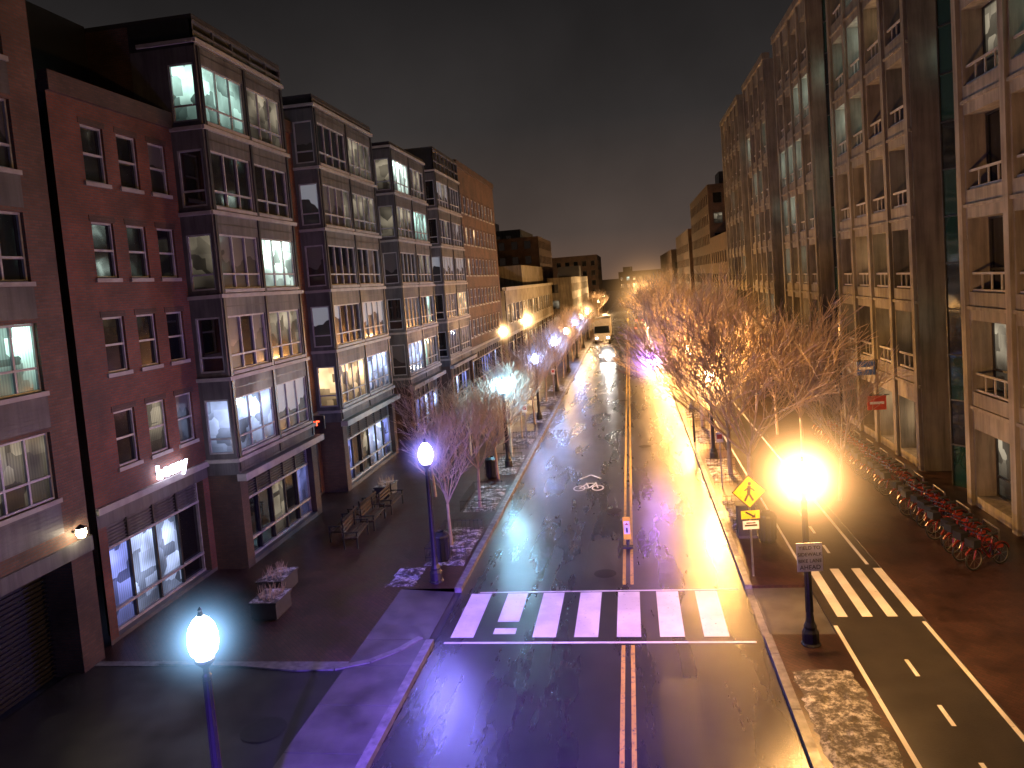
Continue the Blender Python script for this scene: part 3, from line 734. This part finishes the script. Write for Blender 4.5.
def banner(x,y,z,m1):
    e=empty('hanging_shop_sign',(x,y,z)); b=MB(); b.box(0,-1.0,-.02,.02,.4,.44,'dark'); b.box(-.15,-1.0,-.03,.03,-.3,.38,m1); b.box(-.25,-.9,-.036,-.031,-.02,.1,'signw'); b.obj('panel',e)
banner(12,38.5,2.4,'signr'); banner(12,40,3.9,'signb'); banner(12,50,3.6,'signr')

# ------------------------------------------------------------------ bicycles
def bikemesh():
    b=MB()
    def tor(cx,cz,r,tr,mat,n=18):
        for k in range(n):
            t=2*math.pi*k/n;u=2*math.pi*(k+1)/n
            b.tube((cx+r*math.cos(t),0,cz+r*math.sin(t)),(cx+r*math.cos(u),0,cz+r*math.sin(u)),tr,tr,5,mat,False)
    for cx in (-.52,.52):
        tor(cx,.33,.31,.024,'rubber'); tor(cx,.33,.28,.012,'steel')
        for k in range(8):
            t=6.283*k/8; b.tube((cx,0,.33),(cx+.28*math.cos(t),0,.33+.28*math.sin(t)),.004,.004,3,'steel',False)
        for k in range(6):
            t=.5+k*.38;u=t+.38; b.tube((cx+.35*math.cos(t),0,.33+.35*math.sin(t)),(cx+.35*math.cos(u),0,.33+.35*math.sin(u)),.03,.03,4,'red',False)
    bb=(-.08,0,.3);st=(-.2,0,.82);hd=(.36,0,.86)
    for p,r,t in ((bb,st,.03),(bb,hd,.035),((-.17,0,.68),(.36,0,.78),.025),((-.52,0,.33),bb,.018),((-.52,0,.33),(-.18,0,.7),.018),(hd,(.52,0,.33),.025),(hd,(.32,0,1.05),.02)):
        b.tube(p,r,t,t,6,'red')
    b.tube((-.2,0,.82),(-.22,0,.95),.016,.016,6,'steel'); b.box(-.36,-.1,-.07,.07,.94,1.0,'rubber')
    b.tube((.32,-.28,1.05),(.32,.28,1.05),.016,.016,6,'dark'); b.tube((.32,-.28,1.05),(.22,-.3,1.04),.02,.02,6,'rubber'); b.tube((.32,.28,1.05),(.22,.3,1.04),.02,.02,6,'rubber')
    b.tube((-.08,-.1,.3),(.06,-.12,.22),.012,.012,5,'steel'); b.tube((-.08,.1,.3),(-.2,.12,.38),.012,.012,5,'steel')
    b.box(.42,.68,-.16,.16,.72,.95,'dark'); b.box(-.62,-.3,-.01,.01,.5,.68,'signr')
    return b.obj('bicycle_mesh',mesh_only=True)
BM=bikemesh()
for k in range(31):
    y=23.6+k*.62
    if k in (11,): continue
    o=bpy.data.objects.new('bicycle',BM); bpy.context.scene.collection.objects.link(o)
    o.location=(9.9+(R()-.5)*.15,y+(R()-.5)*.1,KH); o.rotation_euler=((R()-.5)*.12,0,math.pi+.35+(R()-.5)*.25)
b=MB()
for k in range(9):
    y=24.5+2*k; b.tube((10.6,y,KH),(10.6,y,KH+.8),.03,.03,6,'steel'); b.tube((10.6,y,KH+.8),(10.6,y+1.0,KH+.8),.03,.03,6,'steel'); b.tube((10.6,y+1.0,KH+.8),(10.6,y+1.0,KH),.03,.03,6,'steel')
b.obj('bicycle_rack')

# ------------------------------------------------------------------ benches, planters, bins
def bench(x,y,rz=0):
    e=empty('park_bench',(x,y,KH)); e.rotation_euler=(0,0,rz)
    b=MB()
    for k in range(4): b.box(-.24+.13*k,-.14+.13*k,-.9,.9,.42,.46,'wood')
    b.obj('seat',e); b=MB()
    for k in range(3): b.box(-.32-.02*k,-.29-.02*k,-.9,.9,.54+.13*k,.63+.13*k,'wood')
    b.obj('backrest',e); b=MB()
    for yy in (-.8,.8):
        b.box(-.3,-.25,yy-.03,yy+.03,0,.95,'dark'); b.box(.2,.25,yy-.03,yy+.03,0,.6,'dark'); b.box(-.25,.2,yy-.03,yy+.03,.36,.41,'dark'); b.box(-.25,.28,yy-.03,yy+.03,.6,.64,'dark')
    b.obj('leg_frames',e)
bench(-10.9,27.2,.1);bench(-10.9,29.2,.05);bench(-10.8,31.3);bench(-11.8,28,3.2);bench(-11.8,30.2,3.1)
def planter(x,y,sx,sy,h,name='planter_box'):
    e=empty(name,(x,y,KH)); b=MB()
    b.box(-sx/2,sx/2,-sy/2,sy/2,.05,h,'bin'); b.box(-sx/2-.04,sx/2+.04,-sy/2-.04,sy/2+.04,h,h+.06,'bin','snow'); b.box(-sx/2+.05,sx/2-.05,-sy/2+.05,sy/2-.05,0,.05,'dark'); b.obj('box',e)
    t=MB(); rn=random.Random(int(x*10+y))
    for k in range(60):
        px,py=(rn.uniform(-sx,sx)*.4,rn.uniform(-sy,sy)*.4); t.tube((px,py,h),(px+rn.uniform(-.15,.15),py+rn.uniform(-.15,.15),h+rn.uniform(.15,.45)),.008,.003,3,'bark',False)
    t.obj('twigs',e)
planter(-11.3,20.9,.8,1.0,.5);planter(-11.9,22.6,.8,1.2,.5);planter(-11.8,33.5,.7,1.2,.5)
def bin_(x,y):
    e=empty('litter_bin',(x,y,KH)); b=MB(); b.lathe(0,0,[(.24,0),(.28,.1),(.3,.85),(.32,.88),(.3,.95),(.14,1.05),(.13,1.0)],14,'dark')
    for k in range(14):
        t=6.283*k/14; b.tube((.29*math.cos(t),.29*math.sin(t),.1),(.31*math.cos(t),.31*math.sin(t),.86),.012,.012,4,'dark',False)
    b.obj('body',e)
bin_(-7.0,25.0); bin_(4.1,26.2); bin_(-7.2,36)
def treefence(x0,x1,y0,y1):
    e=empty('tree_pit_fence'); b=MB()
    for (ax,ay,bx_,by) in ((x0,y0,x1,y0),(x1,y0,x1,y1),(x1,y1,x0,y1)):
        for z in (.12,.45): b.tube((ax,ay,KH+z),(bx_,by,KH+z),.012,.012,4,'dark',False)
        n=int(max(abs(bx_-ax),abs(by-ay))/.16)
        for k in range(n+1):
            t=k/n; b.tube((ax+(bx_-ax)*t,ay+(by-ay)*t,KH),(ax+(bx_-ax)*t,ay+(by-ay)*t,KH+.5),.008,.008,4,'dark',False)
    b.obj('bars',e)
for y in (28.6,34.8,41,47.2): treefence(3.1,4.4,y-1.5,y+1.5)
for y in (26.5,32.1,37.7,43.3): treefence(-6.15,-7.6,y-1.5,y+1.5)
def utility_box(x,y):
    e=empty('utility_cabinet',(x,y,KH)); b=MB(); b.box(-.3,.3,-.25,.25,.08,1.1,'bin'); b.box(-.34,.34,-.29,.29,1.1,1.16,'bin'); b.box(-.33,.33,-.28,.28,0,.08,'conc'); b.box(-.01,.01,-.262,-.251,.15,1.05,'dark'); b.box(.1,.14,-.27,-.251,.5,.7,'steel'); b.obj('cabinet',e)
utility_box(3.5,26.8)

# ------------------------------------------------------------------ vehicles
def car(x,y):
    e=empty('oncoming_car',(x,y,0)); b=MB()
    secs=[(-2.2,.35,.7,.82),(-2.1,.3,.8,.88),(-1.2,.25,.95,.9),(-.6,.25,1.0,.9),(.9,.25,1.0,.9),(1.8,.25,.98,.9),(2.2,.35,.85,.82)]
    def loft(S,mat):
        rings=[]
        for (yy,z0,z1,hw) in S: rings.append([(-hw,yy,z0),(-hw,yy,z0+(z1-z0)*.7),(-hw*.92,yy,z1),(hw*.92,yy,z1),(hw,yy,z0+(z1-z0)*.7),(hw,yy,z0)])
        for A,B in zip(rings[:-1],rings[1:]):
            for k in range(6): j=(k+1)%6; b.face([A[k],A[j],B[j],B[k]],mat)
        b.face(rings[0],mat); b.face(rings[-1][::-1],mat)
    loft(secs,'carp'); b.obj('body',e,smooth=False); b=MB()
    loft([(-1.25,.96,.98,.84),(-.45,.97,1.42,.66),(.9,.97,1.45,.66),(1.75,.96,1.0,.82)],'glass'); b.box(-.6,.6,-.4,.85,1.42,1.47,'carp'); b.obj('cabin',e); b=MB()
    for sx in (-.8,.8):
        for yy in (-1.4,1.35): b.tube((sx-.1,yy,.33),(sx+.1,yy,.33),.33,.33,16,'rubber'); b.tube((sx-.11,yy,.33),(sx+.11,yy,.33),.18,.18,12,'steel')
    b.obj('wheels',e); b=MB(); k=lampglobe((1,.95,.85),80,False)
    for sx in (-.62,.62): b.box(sx-.18,sx+.18,-2.24,-2.19,.58,.76,k)
    b.obj('headlights',e)
    l=bpy.data.lights.new('headlight_beam','SPOT'); l.energy=700; l.spot_size=1.0; l.spot_blend=.7; l.color=(1,.95,.85); l.shadow_soft_size=.2
    o=bpy.data.objects.new('headlight_beam',l); o.location=(0,-2.4,.67); o.rotation_euler=(math.radians(84),0,math.pi); o.parent=e; bpy.context.scene.collection.objects.link(o)
    bloom_volume(e,(0,-2.3,.67),(1,.92,.85),1.2,1.8)
car(-2.9,88)
def truck(x,y):
    e=empty('box_truck',(x,y,0)); b=MB(); b.box(-1.2,1.2,-1.2,5.5,.9,3.5,'vanp'); b.obj('cargo_box',e); b=MB()
    b.box(-1.1,1.1,-3.0,-1.25,.5,1.5,'vanp'); b.face([(-1.1,-3.0,1.5),(1.1,-3.0,1.5),(1.0,-2.5,2.5),(-1.0,-2.5,2.5)],'glass'); b.box(-1.05,1.05,-2.5,-1.25,1.5,2.5,'vanp'); b.obj('cab',e); b=MB()
    for sx in (-1.0,1.0):
        for yy in (-2.2,4): b.tube((sx-.15,yy,.45),(sx+.15,yy,.45),.45,.45,16,'rubber')
    b.obj('wheels',e); b=MB()
    for sx in (-.8,.8): b.box(sx-.18,sx+.18,-3.04,-3.001,.75,.95,lampglobe((1,.8,.6),30,False))
    b.obj('headlights',e)
truck(-4.2,112)
for (x,y,) in ((1.3,128),(1.6,150)):
    e=empty('receding_car',(x,y,0)); b=MB(); b.box(-.85,.85,-2,2,.35,.9,'carp'); 
    b.face([(-.75,-1.4,.9),(.75,-1.4,.9),(.62,-.9,1.4),(-.62,-.9,1.4)],'glass'); b.box(-.64,.64,-.9,.9,.9,1.42,'carp'); b.obj('body',e); b=MB()
    for sx in (-.62,.62): b.box(sx-.16,sx+.16,-2.03,-2.001,.65,.8,lampglobe((1,.05,.02),12,False))
    b.obj('tail_lights',e); b=MB()
    for sx in (-.8,.8):
        for yy in (-1.3,1.3): b.tube((sx-.1,yy,.33),(sx+.1,yy,.33),.33,.33,12,'rubber')
    b.obj('wheels',e)

# ------------------------------------------------------------------ world
wd=bpy.data.worlds.new('World'); bpy.context.scene.world=wd; wd.use_nodes=True; nt=wd.node_tree; nt.nodes.clear()
out=nt.nodes.new('ShaderNodeOutputWorld'); bg=nt.nodes.new('ShaderNodeBackground')
tc=nt.nodes.new('ShaderNodeTexCoord'); sx=nt.nodes.new('ShaderNodeSeparateXYZ'); L(nt,tc.outputs['Generated'],sx.inputs[0])
r=ramp(nt,sx.outputs[2],[(0,(.14,.085,.06,1)),(.06,(.075,.055,.046,1)),(.2,(.033,.029,.028,1)),(.42,(.0075,.0072,.008,1)),(1,(.002,.002,.0028,1))])
nz=noise(nt,tc.outputs['Generated'],2.5,5,.55); nr=ramp(nt,nz,[(.3,g4(.75)),(.7,g4(1.25))])
L(nt,mul(nt,r.outputs[0],nr.outputs[0]),bg.inputs[0]); bg.inputs[1].default_value=1.0; L(nt,bg.outputs[0],out.inputs[0])

# ------------------------------------------------------------------ camera
psi,th,rho=.15709,.07327,.078
Fw=Vector((-math.sin(psi)*math.cos(th),math.cos(psi)*math.cos(th),-math.sin(th)))
R0=Vector((math.cos(psi),math.sin(psi),0)); D0=Vector((math.sin(psi)*math.sin(th),-math.cos(psi)*math.sin(th),-math.cos(th)))
right=(R0+D0*rho).normalized(); down=(D0-R0*rho).normalized(); up=-down; back=-Fw
cam=bpy.data.cameras.new('camera'); co=bpy.data.objects.new('camera',cam); bpy.context.scene.collection.objects.link(co)
co.matrix_world=Matrix(((right.x,up.x,back.x,0),(right.y,up.y,back.y,0),(right.z,up.z,back.z,9.5),(0,0,0,1)))
cam.sensor_width=36; cam.lens=760/1024*36; cam.shift_y=-44/1024; cam.clip_end=4000; cam.clip_start=.1
sc=bpy.context.scene; sc.camera=co
sc.view_settings.view_transform='Standard'; sc.view_settings.look='None'; sc.view_settings.exposure=0
